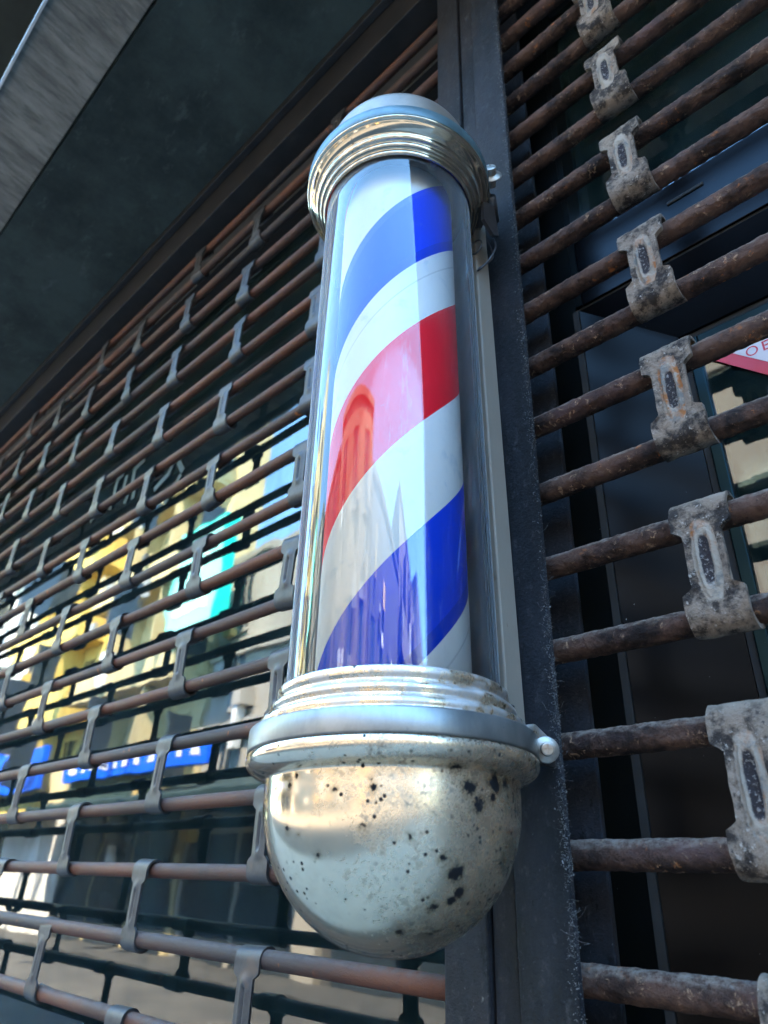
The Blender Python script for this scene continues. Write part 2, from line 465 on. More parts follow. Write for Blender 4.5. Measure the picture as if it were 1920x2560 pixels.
# ------------------------------------------------------------------ mesh helpers
class MB:
    """collects geometry in pitch units; build() links ONE object with its origin at `base`"""

    def __init__(s):
        s.v, s.f, s.mi, s.sm = [], [], [], []

    def add(s, vs, fs, mi=0, smooth=False):
        o = len(s.v)
        s.v += [tuple(v) for v in vs]
        s.f += [tuple(o + i for i in f) for f in fs]
        s.mi += [mi] * len(fs)
        s.sm += [smooth] * len(fs)
        return s

    def box(s, x0, x1, y0, y1, z0, z1, mi=0):
        vs = [(x, y, z) for x in (x0, x1) for y in (y0, y1) for z in (z0, z1)]
        return s.add(vs, [(0, 1, 3, 2), (4, 6, 7, 5), (0, 4, 5, 1), (2, 3, 7, 6), (0, 2, 6, 4), (1, 5, 7, 3)], mi)

    def prism_z(s, pts, z0, z1, mi=0):          # polygon in XY pushed along Z
        n = len(pts)
        vs = [(x, y, z0) for x, y in pts] + [(x, y, z1) for x, y in pts]
        fs = [tuple(range(n))[::-1], tuple(range(n, 2 * n))] + [(i, (i + 1) % n, n + (i + 1) % n, n + i) for i in range(n)]
        return s.add(vs, fs, mi)

    def prism_y(s, pts, y0, y1, mi=0):          # polygon in XZ pushed along Y
        n = len(pts)
        vs = [(x, y0, z) for x, z in pts] + [(x, y1, z) for x, z in pts]
        fs = [tuple(range(n)), tuple(range(n, 2 * n))[::-1]] + [(i, n + i, n + (i + 1) % n, (i + 1) % n) for i in range(n)]
        return s.add(vs, fs, mi)

    def prism_x(s, pts, x0, x1, mi=0):          # polygon in YZ pushed along X
        n = len(pts)
        vs = [(x0, y, z) for y, z in pts] + [(x1, y, z) for y, z in pts]
        fs = [tuple(range(n))[::-1], tuple(range(n, 2 * n))] + [(i, (i + 1) % n, n + (i + 1) % n, n + i) for i in range(n)]
        return s.add(vs, fs, mi)

    def lathe(s, prof, xa, ya, seg=96, mi=0, closed=False):
        vs, fs = [], []
        n = len(prof)
        for r, z in prof:
            for k in range(seg):
                t = 2 * math.pi * k / seg
                vs.append((xa + r * math.cos(t), ya + r * math.sin(t), z))
        for i in range(n if closed else n - 1):
            j = (i + 1) % n
            for k in range(seg):
                l = (k + 1) % seg
                fs.append((i * seg + k, i * seg + l, j * seg + l, j * seg + k))
        return s.add(vs, fs, mi, True)

    def tube(s, pts, r, seg=8, mi=0):
        pts = [Vector(p) for p in pts]
        vs, fs = [], []
        for i, p in enumerate(pts):
            d = (pts[min(i + 1, len(pts) - 1)] - pts[max(i - 1, 0)]).normalized()
            a = d.orthogonal().normalized()
            if i:
                a = (pa - d * pa.dot(d)).normalized()
            pa = a
            b = d.cross(a)
            for k in range(seg):
                t = 2 * math.pi * k / seg
                vs.append(p + (a * math.cos(t) + b * math.sin(t)) * r)
        for i in range(len(pts) - 1):
            for k in range(seg):
                l = (k + 1) % seg
                fs.append((i * seg + k, i * seg + l, (i + 1) * seg + l, (i + 1) * seg + k))
        fs.append(tuple(range(seg))[::-1])
        fs.append(tuple((len(pts) - 1) * seg + k for k in range(seg)))
        return s.add(vs, fs, mi, True)

    def build(s, name, mats, parent=None, base=None, bevel=0.):
        if not isinstance(mats, (list, tuple)):
            mats = [mats]
        vs = [W(*v) for v in s.v]
        if base is not None:
            o0 = W(*base)
        elif parent is not None:
            o0 = parent['_w'] if '_w' in parent else parent.location
            o0 = Vector(o0)
        else:
            o0 = Vector(((min(v.x for v in vs) + max(v.x for v in vs)) / 2, (min(v.y for v in vs) + max(v.y for v in vs)) / 2, min(v.z for v in vs)))
        me = bpy.data.meshes.new(name)
        me.from_pydata([v - o0 for v in vs], [], s.f)
        for mt in mats:
            me.materials.append(mt)
        me.polygons.foreach_set('material_index', s.mi)
        me.polygons.foreach_set('use_smooth', s.sm)
        me.update()
        bm = bmesh.new()
        bm.from_mesh(me)
        bmesh.ops.recalc_face_normals(bm, faces=bm.faces)
        bm.to_mesh(me)
        bm.free()
        o = bpy.data.objects.new(name, me)
        COL.objects.link(o)
        if parent is not None:
            o.parent = parent
            o.location = o0 - wpos(parent)
        else:
            o.location = o0
        if bevel:
            b = o.modifiers.new('bevel', 'BEVEL')
            b.width = bevel * U
            b.segments = 2
            b.limit_method = 'ANGLE'
        return o


def wpos(o):
    p = Vector(o.location)
    while o.parent:
        o = o.parent
        p += Vector(o.location)
    return p


def tag(o, label=None, cat=None, group=None, kind=None):
    if label:
        o['label'] = label
    if cat:
        o['category'] = cat
    if group:
        o['group'] = group
    if kind:
        o['kind'] = kind
    return o


def thing(name, label, cat, base, group=None):
    o = bpy.data.objects.new(name, None)
    o.empty_display_size = .05
    COL.objects.link(o)
    o.location = W(*base)
    return tag(o, label, cat, group)


# ------------------------------------------------------------------ grille pieces
def bar_mesh(x0, x1, r, rough_amp, seg, step, seed):
    mb = MB()
    n = max(2, int((x1 - x0) / step))
    vs, fs = [], []
    for i in range(n + 1):
        x = x0 + (x1 - x0) * i / n
        for k in range(seg):
            t = 2 * math.pi * k / seg
            rr = r
            if rough_amp:
                p = Vector((x * 7.0 + seed * 17, math.cos(t) * 1.6, math.sin(t) * 1.6))
                rr += rough_amp * (noise.fractal(p * 1.6, .9, 2.1, 4))
            vs.append((x, rr * math.cos(t), rr * math.sin(t)))
    for i in range(n):
        for k in range(seg):
            l = (k + 1) % seg
            fs.append((i * seg + k, i * seg + l, (i + 1) * seg + l, (i + 1) * seg + k))
    fs.append(tuple(range(seg))[::-1])
    fs.append(tuple(n * seg + k for k in range(seg)))
    return mb.add(vs, fs, 0, True)


def link_mesh(rb, t, whook, wmid, hook_len, ns, heavy, seed=0):
    """strip that hooks over the upper bar (z=0), runs down the front and hooks under the lower bar (z=-1)"""
    ri = rb + .012
    path = []                                   # (y, z, ny, nz, s) of the mid surface; s runs 0..1
    a0, a1 = (-35, 180) if not heavy else (-20, 180)
    for i in range(13):
        a = R_(a0 + (a1 - a0) * i / 12)
        path.append((ri * math.cos(a), ri * math.sin(a), math.cos(a), math.sin(a)))
    for i in range(1, 30):
        path.append((-ri, -i / 30, -1, 0))
    for i in range(13):
        a = R_(180 + (a1 - a0) * i / 12)
        path.append((ri * math.cos(a), -1 + ri * math.sin(a), math.cos(a), math.sin(a)))
    mb = MB()
    nx = ns
    outer, inner, ov = [], [], []
    for (y, z, ny, nz) in path:
        front = ny < -.999
        # width along the strip
        dz = min(abs(z), abs(-1 - z)) if front else 0
        k = min(1, max(0, (dz - hook_len) / .07)) if front else 0
        k = k * k * (3 - 2 * k)
        w = whook + (wmid - whook) * k
        for j in range(nx + 1):
            u = (j / nx - .5)
            x = u * w
            off = t
            e = (9., 9.)
            if heavy:
                # raised rim round a long oval slot
                q = (abs(x / .058) ** 3.2 + abs((z + .5) / .285) ** 3.2) ** (1 / 3.2)
                e = ((abs(x / .122) ** 3.2 + abs((z + .5) / .43) ** 2.6) ** (1 / 2.9), q)
                if front:
                    off += .028 * math.exp(-((q - 1.22) / .24) ** 2) - .022 * math.exp(-(q / .8) ** 4) - .020 * math.exp(-((e[0] - .86) / .12) ** 2)
                    off += .05 * math.exp(-((abs(u) - .5) / .09) ** 2) * .4
                off += .010 * noise.fractal(Vector((x * 9 + seed * 9.3, y * 9, z * 9)), .9, 2.1, 4)
                x += .006 * noise.fractal(Vector((z * 7 + seed, j * 3.1, 2.)), .9, 2.1, 3)
            elif front:
                zz = min(1, max(0, (.37 - abs(z + .5)) / .10))
                off += .030 * math.exp(-(x / .085) ** 2) * zz - .050 * math.exp(-(x / .026) ** 2) * min(1, max(0, (.24 - abs(z + .5)) / .05))
            outer.append((x, y + ny * off, z + nz * off))
            inner.append((x, y, z))
            ov.append(e)
    n = len(path)
    W1 = nx + 1
    o2 = n * W1
    fs = []
    for i in range(n - 1):
        for j in range(nx):
            a = i * W1 + j
            fs.append((a, a + 1, a + 1 + W1, a + W1))
            fs.append((o2 + a, o2 + a + W1, o2 + a + 1 + W1, o2 + a + 1))
        fs.append((i * W1, (i + 1) * W1, o2 + (i + 1) * W1, o2 + i * W1))
        a = i * W1 + nx
        fs.append((a, o2 + a, o2 + a + W1, a + W1))
    for i in (0, n - 1):
        for j in range(nx):
            a = i * W1 + j
            fs.append((a, o2 + a, o2 + a + 1, a + 1))
    mb.add(outer + inner, fs, 0, True)
    return mb, ov + ov


def child_copy(src, parent, wloc):
    c = src.copy()
    COL.objects.link(c)
    c.parent = parent
    c.location = Vector(wloc) - wpos(parent)
    return c


def auto_smooth(o, ang=40):
    me = o.data
    me.set_sharp_from_angle(angle=R_(ang))


JR = random.Random(11)
# left grille ------------------------------------------------------
HP = 3.1473
gl = thing('roller_grille', 'rusty brown pipe grille with slim grey links over the shop window left of the post', 'roller grille', (-12, 0, -41))
b0 = bar_mesh(-34, 6.9, .112, 0, 24, 1.0, 0).build('bar', M['bar_l'], gl, (6.9, 0, 0))
proto_loc = {}
for k in range(-1, 24):
    z = -float(k)
    if k == -1:
        b0.location = W(6.9, 0, z) - wpos(gl)
    else:
        bc = child_copy(b0, gl, W(6.9, JR.gauss(0, .012), z + JR.gauss(0, .014)))
        bc.rotation_euler = (JR.uniform(0, 6.28), JR.gauss(0, .0012), JR.gauss(0, .001))
lm, ov = link_mesh(.112, .035, .50, .31, .14, 16, False)
l0 = lm.build('link', M['link_l'], gl, (0, 0, 0))
auto_smooth(l0, 50)
first = True
for c in range(1, -9, -1):
    for n in range(-1, 19):
        if (n - c) % 2:
            continue
        loc = W(c * HP, 0, -n)
        if first:
            l0.location = loc - wpos(gl)
            first = False
        else:
            lc = child_copy(l0, gl, W(c * HP + JR.gauss(0, .035), JR.gauss(0, .006), -n + JR.gauss(0, .012)))
            lc.rotation_euler = (JR.gauss(0, .012), JR.gauss(0, .03), JR.gauss(0, .03))

# right grille -----------------------------------------------------
gr = thing('roller_grille', 'thick crusted pipe grille with broad oval-stamped links before the door right of the post', 'roller grille', (13, 0, -41))
ZR, XB = -1.7733, 9.7255
b_r = .134
for i, n in enumerate(range(-4, 20)):
    o = bar_mesh(7.72, 20, b_r, .009, 44, .025 if 0 <= n <= 16 else .2, i).build('bar', M['bar_r'], gr, (7.72, -.04, ZR - n))
    o.location = W(7.72, -.04, ZR - n) - wpos(gr)
    for v in o.data.vertices:
        v.co.y += .04 * U
        v.co.z -= (ZR - n) * 0
    # mesh was built round z=0: shift to its own origin
    for v in o.data.vertices:
        v.co.z += (ZR - n) * U * 1.0
for n in range(-3, 19):
    for c in range(0, 4):
        if (n - 1 - c) % 2:
            continue
        lm, ov = link_mesh(.142, .045, .56, .36, .16, 40 if c == 0 else 12, True, n + c * 31)
        o = lm.build('link', M['link_r'], gr, (0, 0, 0))
        at = o.data.attributes.new('oval', 'FLOAT_VECTOR', 'POINT')
        for i, e in enumerate(ov):
            at.data[i].vector = (e[0], e[1], 0)
        auto_smooth(o, 60)
        o.location = W(XB + c * HP, -.04, ZR - n) - wpos(gr)

# ------------------------------------------------------------------ centre post (guide rails)
post = thing('grille_post', 'tall dusty dark steel guide post between the two roller grilles, behind the barber pole', 'post', (7.4, 0, -41))
MB().box(6.64, 7.17, -.42, .40, -41, 3.55).build('left_rail', M['post'], post, bevel=.02)
MB().box(7.20, 7.48, -.38, .40, -41, 3.55).build('middle_strip', M['post'], post, bevel=.02)
mb = MB()
mb.box(7.52, 8.11, -.46, -.38, -41, 3.55)
mb.box(7.52, 7.60, -.377, .42, -41, 3.55)
mb.box(7.603, 8.05, .34, .42, -41, 3.55)
mb.build('right_rail', M['post'], post, bevel=.015)

# dust and cobweb fluff along the post edge
rnd = random.Random(3)
mb = MB()
for i in range(5200):
    z = rnd.uniform(-19, -1)
    d = .25 + .5 * (noise.noise(Vector((z * 1.3, 3.1, 0))) > 0) + (.6 if -16.4 < z < -13.4 else 0)
    if rnd.random() > d:
        continue
    c = Vector((8.105 - abs(rnd.gauss(0, .035)), -.462 + (rnd.random() - .5) * .03, z))
    if rnd.random() < .5:
        c = Vector((8.112, rnd.uniform(-.47, -.38), z))
    q = rnd.uniform(.004, .012) * (1.6 if rnd.random() < .08 else 1)
    pts = [c + Vector((rnd.gauss(0, 1), rnd.gauss(0, 1), rnd.gauss(0, 1))).normalized() * q for _ in range(4)]
    mb.add(pts, [(0, 1, 2), (0, 2, 3), (0, 3, 1), (1, 3, 2)])
for i in range(420):
    z = rnd.choice((rnd.uniform(-19, -1), rnd.uniform(-16.6, -13)))
    p = Vector((8.11, -.462, z))
    d = Vector((rnd.gauss(.4, 1), rnd.gauss(-.2, .5), rnd.gauss(0, 1))).normalized()
    L = abs(rnd.gauss(0, .07)) + .02
    pts = [p]
    for k in range(4):
        d = (d + Vector((rnd.gauss(0, .5), rnd.gauss(0, .5), rnd.gauss(0, .5)))).normalized()
        pts.append(pts[-1] + d * L / 4)
    mb.tube(pts, rnd.uniform(.0007, .0014), 3)
o = mb.build('dust_fluff', plain('grey_dust', (.16, .155, .15), .95, 0, .3, 200), None, (8.1, -.46, -10))
tag(o, 'grey dust and cobweb fluff clinging to the edge of the post', 'dust', kind='stuff')

# ------------------------------------------------------------------ barber pole
YA = -1.85


def xa(z):
    return 7.22 + (z + 14) / 8 * (-.17)


TILT = math.atan(.17 / 8)
ZB = -14.6
pole = thing('barber_pole', 'barber pole with blue, white and red stripes in a clear tube between worn chrome caps', 'barber pole', (xa(ZB), YA, ZB))
pole.rotation_euler = (0, -TILT, 0)
X0 = xa(ZB)


def pl(prof, name, mat, seg=128, closed=False, parent=pole):
    return MB().lathe(prof, X0, YA, seg, 0, closed).build(name, mat, parent, (X0, YA, ZB))


def curve(pts, k=5):                       # Catmull-Rom through profile points
    out = []
    for i in range(len(pts) - 1):
        p0, p1, p2, p3 = (Vector(pts[max(0, min(len(pts) - 1, j))]) for j in (i - 1, i, i + 1, i + 2))
        for j in range(k):
            t = j / k
            q = .5 * ((2 * p1) + (p2 - p0) * t + (2 * p0 - 5 * p1 + 4 * p2 - p3) * t * t + (3 * p1 - p0 - 3 * p2 + p3) * t ** 3)
            out.append((q.x, q.y))
    out.append(pts[-1])
    return out


# clear tube: outer and inner wall
pl([(.998, -14.60), (.998, -7.80)], 'clear_tube', M['tube'])
pl([(.945, -14.60), (.945, -7.80)], 'clear_tube_inner_wall', M['tube'])
# striped drum
pl([(.02, -14.62), (.745, -14.62), (.745, -7.70), (.02, -7.70)], 'striped_drum', M['stripes'])
vs, fs = [], []
for i in range(25):
    t = R_(46 + 140 * i / 24)
    for zz in (-14.6, -7.75):
        vs.append((X0 + .925 * math.cos(t), YA + .925 * math.sin(t), zz))
for i in range(24):
    fs.append((2 * i, 2 * i + 2, 2 * i + 3, 2 * i + 1))
MB().add(vs, fs, 0, True).build('added_rear_reflector', M['reflector'], pole, (X0, YA, ZB))  # pale reflector added behind the drum to brighten the strip beside it
# base plates that close the tube ends
pl([(.01, -14.63), (1.0, -14.63)], 'tube_floor', M['zinc'])
# lower collar
low = pl(curve([(1.0, -14.57), (1.02, -14.535), (1.06, -14.55), (1.066, -14.60), (1.045, -14.645), (1.075, -14.675), (1.115, -14.70), (1.125, -14.735), (1.105, -14.775),
              (1.14, -14.80), (1.19, -14.825), (1.205, -14.86), (1.20, -14.90), (1.262, -14.918)]), 'lower_collar', M['chrome_w'])
pl([(1.20, -14.915), (1.272, -14.917), (1.283, -14.93), (1.287, -15.10), (1.283, -15.118), (1.20, -15.12)], 'lower_band', M['zinc'])
auto_smooth(pole.children[-1], 35)
bowl = [(1.272, -15.122), (1.285, -15.14), (1.29, -15.18), (1.272, -15.225), (1.225, -15.27), (1.16, -15.30), (1.118, -15.315), (1.109, -15.335), (1.107, -15.44)]
bowl_p = curve(bowl[:-1], 4) + [(1.107, -15.40)]
for i in range(0, 41):
    a = math.pi / 2 * i / 40
    bowl_p.append((max(.001, 1.107 * math.cos(a)), -15.44 - 1.16 * math.sin(a)))
pl(bowl_p, 'lower_bowl', M['chrome'])
auto_smooth(pole.children[-1], 50)
# upper collar (seen from below) and cap
pl(curve([(.99, -7.80), (1.0, -7.87), (1.03, -7.885), (1.048, -7.86), (1.045, -7.82), (1.062, -7.80), (1.085, -7.80), (1.10, -7.775), (1.10, -7.74), (1.115, -7.725), (1.14, -7.72), (1.155, -7.69),
          (1.15, -7.655), (1.165, -7.63), (1.20, -7.60), (1.235, -7.56), (1.26, -7.525), (1.285, -7.515), (1.297, -7.50), (1.298, -7.49)]), 'upper_collar', M['chrome_c'])
pl([(1.20, -7.488), (1.296, -7.487), (1.303, -7.475), (1.303, -7.30), (1.297, -7.287), (1.10, -7.285)], 'upper_band', M['teal_band'])
auto_smooth(pole.children[-1], 35)
cap = [(1.10, -7.283), (1.085, -7.0), (1.06, -6.66)]
for i in range(1, 21):
    a = math.pi / 2 * i / 20
    cap.append((max(.001, 1.06 * math.cos(a)), -6.66 + .50 * math.sin(a)))
pl(cap, 'upper_cap', M['satin'])
auto_smooth(pole.children[-1], 60)
# back plate
MB().box(6.55, 7.83, -.86, -.56, -14.95, -7.30).build('back_plate', M['backplate'], pole, (X0, YA, ZB), bevel=.02)


def screw(px, py, pz, axis, s, name='screw'):
    """pan-head screw with washer; axis = unit vector the head looks along"""
    a = Vector(axis).normalized()
    q = a.to_track_quat('Z', 'Y')
    mb = MB()

    def L(prof, seg=28):
        vs, fs = [], []
        for r, z in prof:
            for k in range(seg):
                t = 2 * math.pi * k / seg
                vs.append(Vector((px, py, pz)) + q @ Vector((r * s * math.cos(t), r * s * math.sin(t), z * s)))
        for i in range(len(prof) - 1):
            for k in range(seg):
                l = (k + 1) % seg
                fs.append((i * seg + k, i * seg + l, (i + 1) * seg + l, (i + 1) * seg + k))
        mb.add(vs, fs, 0, True)
    L([(.001, -.55), (.30, -.55), (.30, -.02), (.62, -.02), (.64, 0), (.64, .05), (.58, .10), (.36, .16), (.34, .17), (.34, .50), (.31, .56), (.25, .58)])
    # head with cross slot: four wedges left standing round the cross
    for qd in range(4):
        pts = []
        for t in (8, 30, 45, 60, 82):
            an = R_(t + qd * 90)
            pts.append((.25 * math.cos(an), .25 * math.sin(an)))
        c = R_(45 + qd * 90)
        pts.append((.05 * math.cos(c), .05 * math.sin(c)))
        n = len(pts)
        vs = [Vector((px, py, pz)) + q @ Vector((x * s, y * s, z * s)) for z in (.50, .58) for x, y in pts]
        mb.add(vs, [tuple(range(n))[::-1], tuple(range(n, 2 * n))] + [(i, (i + 1) % n, n + (i + 1) % n, n + i) for i in range(n)])
    L([(.001, .515), (.26, .515)])
    o = mb.build(name, M['screw'], pole, (X0, YA, ZB))
    auto_smooth(o, 35)
    return o


# lower fixing ear + screw, upper ear + hanging strap + screw
AX = (.62, -.76, -.12)
mb = MB()
mb.tube([(8.05, -.62, -14.98), (8.30, -.96, -15.02)], .085, 16)
mb.prism_x([(-.95, -15.08), (-.5, -15.08), (-.5, -14.93), (-.95, -14.93)], 8.02, 8.09)
mb.build('fixing_ear', M['dark_strap'], pole, (X0, YA, ZB))
screw(8.33, -1.05, -15.02, AX, .175)
mb = MB()
mb.tube([(8.02, -.62, -7.40), (8.22, -.98, -7.40)], .08, 16)
mb.prism_x([(-1.10, -7.30), (-.86, -7.30), (-.80, -8.02), (-.92, -8.12), (-1.14, -7.98)], 8.14, 8.19)
mb.build('fixing_strap', M['dark_strap'], pole, (X0, YA, ZB))
screw(8.34, -1.12, -7.20, (.55, -.8, .15), .25)
# threaded stud on the collar edge and hinge lug
mb = MB()
for i in range(9):
    z = -14.86 + i * .030
    mb.lathe([(.001, z), (.055, z), (.068, z + .012), (.068, z + .018), (.055, z + .030), (.001, z + .030)], 7.99, -1.10, 20)
mb.build('threaded_stud', M['dark_strap'], pole, (X0, YA, ZB))
mb = MB()
mb.prism_x([(-1.12, -14.93), (-.60, -14.93), (-.60, -14.80), (-.80, -14.72), (-1.05, -14.78)], 8.02, 8.09)
mb.build('hinge_lug', M['chrome_w'], pole, (X0, YA, ZB), bevel=.02)
# screw hole cup under the upper ring
screw(8.06, -2.05, -7.62, (.2, -.25, -1), .14, 'collar_screw')
# cable looping out of the upper cap
pts = []
for i in range(26):
    t = i / 25
    pts.append((8.0 + .10 * math.sin(t * 9) - .12 * t, -.78 + .1 * math.cos(t * 7), -7.75 - .75 * math.sin(t * math.pi) ** .8 + .05 * math.sin(t * 12)))
MB().tube(pts, .014, 6).build('cable_loop', M['wire'], pole, (X0, YA, ZB))
pts = [(7.9 + .10 * math.cos(t * .5), -.95, -8.15 + .12 * math.sin(t * .5)) for t in range(13)]
MB().tube(pts, .012, 6).build('cable_ring', M['wire'], pole, (X0, YA, ZB))
# little white clip inside the foot of the tube
t = R_(-62)
MB().box(X0 + .80 * math.cos(t) - .13, X0 + .80 * math.cos(t) + .13, YA + .83 * math.sin(t) - .03, YA + .83 * math.sin(t) + .03, -14.60, -14.50).build(
    'white_clip', plain('white_plastic', (.8, .8, .8), .4), pole, (X0, YA, ZB))

# ------------------------------------------------------------------ the shop's own building
shop = thing('shop_building', 'dark underside of the canopy and concrete edge of the building above the grilles', 'building', (0, 0, -41))
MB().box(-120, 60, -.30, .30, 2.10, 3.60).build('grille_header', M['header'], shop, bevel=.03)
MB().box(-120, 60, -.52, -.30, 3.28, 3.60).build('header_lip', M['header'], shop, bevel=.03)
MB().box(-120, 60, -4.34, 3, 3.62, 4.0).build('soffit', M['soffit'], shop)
mb = MB()
mb.prism_x([(-4.42, 3.60), (-6.28, 3.86), (-6.28, 5.2), (-4.42, 5.2)], -120, 60)
mb.build('concrete_beam', M['board'], shop)
MB().box(-120, 60, -6.36, -6.29, 3.78, 4.5).build('edge_trim', M['trim'], shop)
MB().box(-120, 60, -13, 3, 52, 54).build('upper_overhang', M['dark_overhang'], shop)
MB().box(-120, 60, -5.6, 3, 5.2, 52).build('upper_wall', M['dark_overhang'], shop)
MB().box(-900, 700, -12.9, 160, 54, 62).build('unseen_sun_block', M['render_wall'], shop)  # unseen slab added to keep the sun off the canopy and pole
MB().box(-900, -120, -12.9, 160, -41, 54).build('side_wing', M['render_wall'], shop)
MB().box(60, 700, -12.9, 160, -41, 54).build('side_wing', M['render_wall'], shop)
MB().box(-120, 60, .45, 1.45, .7, 3.60).build('added_shade_box', M['rubber'], shop)  # black box added to deepen the shade behind the top bars
# interior shell
mb = MB()
mb.box(-110, 55, 59, 60, -41, 3.6)
mb.box(-110.9, -110, 3, 60, -41, 3.6)
mb.box(55, 56, 3, 60, -41, 3.6)
mb.box(-110, 55, 3.2, 59, 3.3, 3.6)
mb.build('interior_wall', M['interior'], shop)
MB().box(-110, 55, 3.2, 59, -41.0, -40.6).build('interior_floor', M['interior'], shop)

# shop window, left
win = thing('shop_window', 'large dark shop window behind the left grille reflecting the sunlit street', 'window', (-20, 1.8, -41))
MB().box(-108, 6.4, 1.40, 1.52, -36, 2.7).build('pane', M['window'], win)
mb = MB()
mb.box(-110, 6.4, 1.25, 2.3, -40.9, -36.0)
mb.box(-110, 6.4, 1.25, 2.3, 2.70, 3.6)
mb.box(-60, -59.2, 1.42, 2.2, -36, 2.7)
mb.build('frame', M['panel_black'], win)

LET = [[(-8.73, -4.16), (-9.06, -4.25), (-9.09, -4.5), (-9.04, -5.01), (-9.11, -5.34)], [(-8.39, -4.40), (-8.43, -5.05)], [(-7.30, -4.20), (-7.85, -4.32), (-7.80, -4.9), (-8.02, -5.5)],
       [(-7.80, -4.95), (-7.55, -5.0), (-7.49, -5.53)], [(-6.63, -4.85), (-6.66, -5.25), (-6.73, -5.72)], [(-6.62, -4.88), (-5.94, -4.95), (-5.16, -5.15), (-5.32, -5.53), (-6.02, -5.78)],
       [(-4.84, -5.30), (-4.5, -5.74)], [(-4.58, -5.9), (-4.86, -6.23), (-5.18, -6.55)], [(-4.9, -6.1), (-4.31, -6.36)], [(-10.96, -3.94), (-10.68, -4.42), (-10.74, -4.96), (-10.46, -5.34)]]
let = thing('window_lettering', 'dark brush-like characters stuck on the shop window behind the left grille', 'lettering', (-7.7, 1.76, -6.5))
for ln in LET:
    mb = MB()
    pts = [Vector((x, 1.76, z)) for x, z in ln]
    for a, b in zip(pts, pts[1:]):
        d = (b - a).normalized()
        nrm = Vector((-d.z, 0, d.x)) * .10
        a2, b2 = a - d * .05, b + d * .05
        q = [a2 + nrm, b2 + nrm, b2 - nrm, a2 - nrm]
        mb.prism_y([(p.x, p.z) for p in q], 1.36 - .002 * (len(mb.f) // 6), 1.39)
    mb.build('stroke', M['letter'], let)

# entrance, right -----------------------------------------------------
ent = thing('shop_entrance', 'dark metal door frame with glass door and transom behind the right grille', 'entrance', (10, 1.5, -41))
MB().box(6.45, 8.19, 1.0, 2.2, -41, 3.6).build('jamb_panel', M['panel_black'], ent)
MB().box(8.14, 8.235, .985, 2.2, -41, -8.235).build('jamb_gap', M['rubber'], ent)
# splayed side casing and head casing meeting at a mitre
X1, Z1, Y1 = 8.25, -8.25, 1.0
X2, Z2, Y2 = 9.35, -8.98, 1.7
mb = MB()
mb.add([(X1, Y1, Z1), (X1, Y1, -41), (X2, Y2, -41), (X2, Y2, Z2), (X1, 2.2, Z1), (X1, 2.2, -41), (X2, 2.2, -41), (X2, 2.2, Z2)],
       [(0, 1, 2, 3), (4, 7, 6, 5), (0, 4, 5, 1), (3, 2, 6, 7), (0, 3, 7, 4), (1, 5, 6, 2)])
mb.build('side_casing', M['casing'], ent)
mb = MB()
mb.add([(X1 + .004, Y1, Z1), (X2 + .004, Y2, Z2), (24, Y2, Z2), (24, Y1, Z1), (X1 + .004, 2.2, Z1), (X2 + .004, 2.2, Z2), (24, 2.2, Z2), (24, 2.2, Z1)],
       [(0, 1, 2, 3), (4, 7, 6, 5), (0, 4, 5, 1), (3, 2, 6, 7), (0, 3, 7, 4), (1, 5, 6, 2)])
mb.build('head_casing', M['panel_head'], ent)
# band above the head casing, with its slot
MB().box(8.30, 24, 1.02, 2.2, -8.15, -6.78).build('head_band', M['panel'], ent, bevel=.01)
MB().box(8.20, 24, 1.06, 2.2, -8.246, -8.15).build('head_gap', M['rubber'], ent)
MB().box(9.80, 10.33, .995, 1.03, -7.185, -7.125).build('slot', M['rubber'], ent, bevel=.015)
MB().box(8.195, 8.30, 1.0, 2.2, -8.15, 3.6).build('transom_stile', M['panel_black'], ent)
MB().box(8.30, 24, 1.45, 1.52, -6.78, 3.4).build('transom_pane', M['window'], ent)
MB().box(8.78, 24, 1.60, 1.64, -4.80, 3.3).build('soffit_reflection_board', plain('soffit_reflection_teal', (.17, .29, .28), .8, 0, .15, 6), ent)  # added board; its teal stands in for the soffit reflected in the glass
MB().box(8.95, 24, 1.60, 1.64, -6.78, -4.92).build('beam_reflection_board', plain('beam_reflection_beige', (.48, .41, .33), .8, 0, .15, 6), ent)  # added board; its beige stands in for the reflected concrete beam
# door
MB().box(9.355, 9.44, 1.72, 2.3, -41, -9.0).build('door_seal', M['rubber'], ent)
mb = MB()
mb.box(9.445, 9.60, 1.66, 2.2, -40.8, -9.12)
mb.box(9.60, 24, 1.66, 2.2, -9.30, -9.12)
mb.build('door_stile', M['stile'], ent, bevel=.02)
MB().box(9.355, 24, 1.74, 2.3, -9.12, -8.985).build('door_head_gap', M['rubber'], ent)
MB().box(9.60, 24, 1.72, 1.80, -40.8, -9.30).build('door_pane', M['window'], ent)

# triangular hanging notice on the door glass
sg = thing('door_notice', 'white triangular notice with a red border and red letters on the door glass', 'sign', (11.2, 1.7, -11.1))
MB().prism_y([(9.70, -9.60), (12.70, -9.60), (11.2, -11.10)], 1.68, 1.70).build('red_border', M['red'], sg)
MB().prism_y([(9.97, -9.65), (12.43, -9.65), (11.2, -10.85)], 1.672, 1.679).build('white_field', M['whitefilm'], sg)
mb = MB()
vs, fs = [], []
for k in range(32):
    t = 2 * math.pi * k / 32
    for f in (1, .72):
        vs.append((10.215 + .075 * f * math.cos(t), 1.669, -9.765 + .075 * (f if f == 1 else .76) * math.sin(t)))
for k in range(32):
    l = (k + 1) % 32
    fs.append((2 * k, 2 * l, 2 * l + 1, 2 * k + 1))
mb.add(vs, fs)
mb.box(10.345, 10.37, 1.6685, 1.671, -9.84, -9.69)
for z in (-9.84, -9.775, -9.712):
    mb.box(10.372, 10.445, 1.6685, 1.671, z, z + .022)
mb.build('red_letters', M['red'], sg)

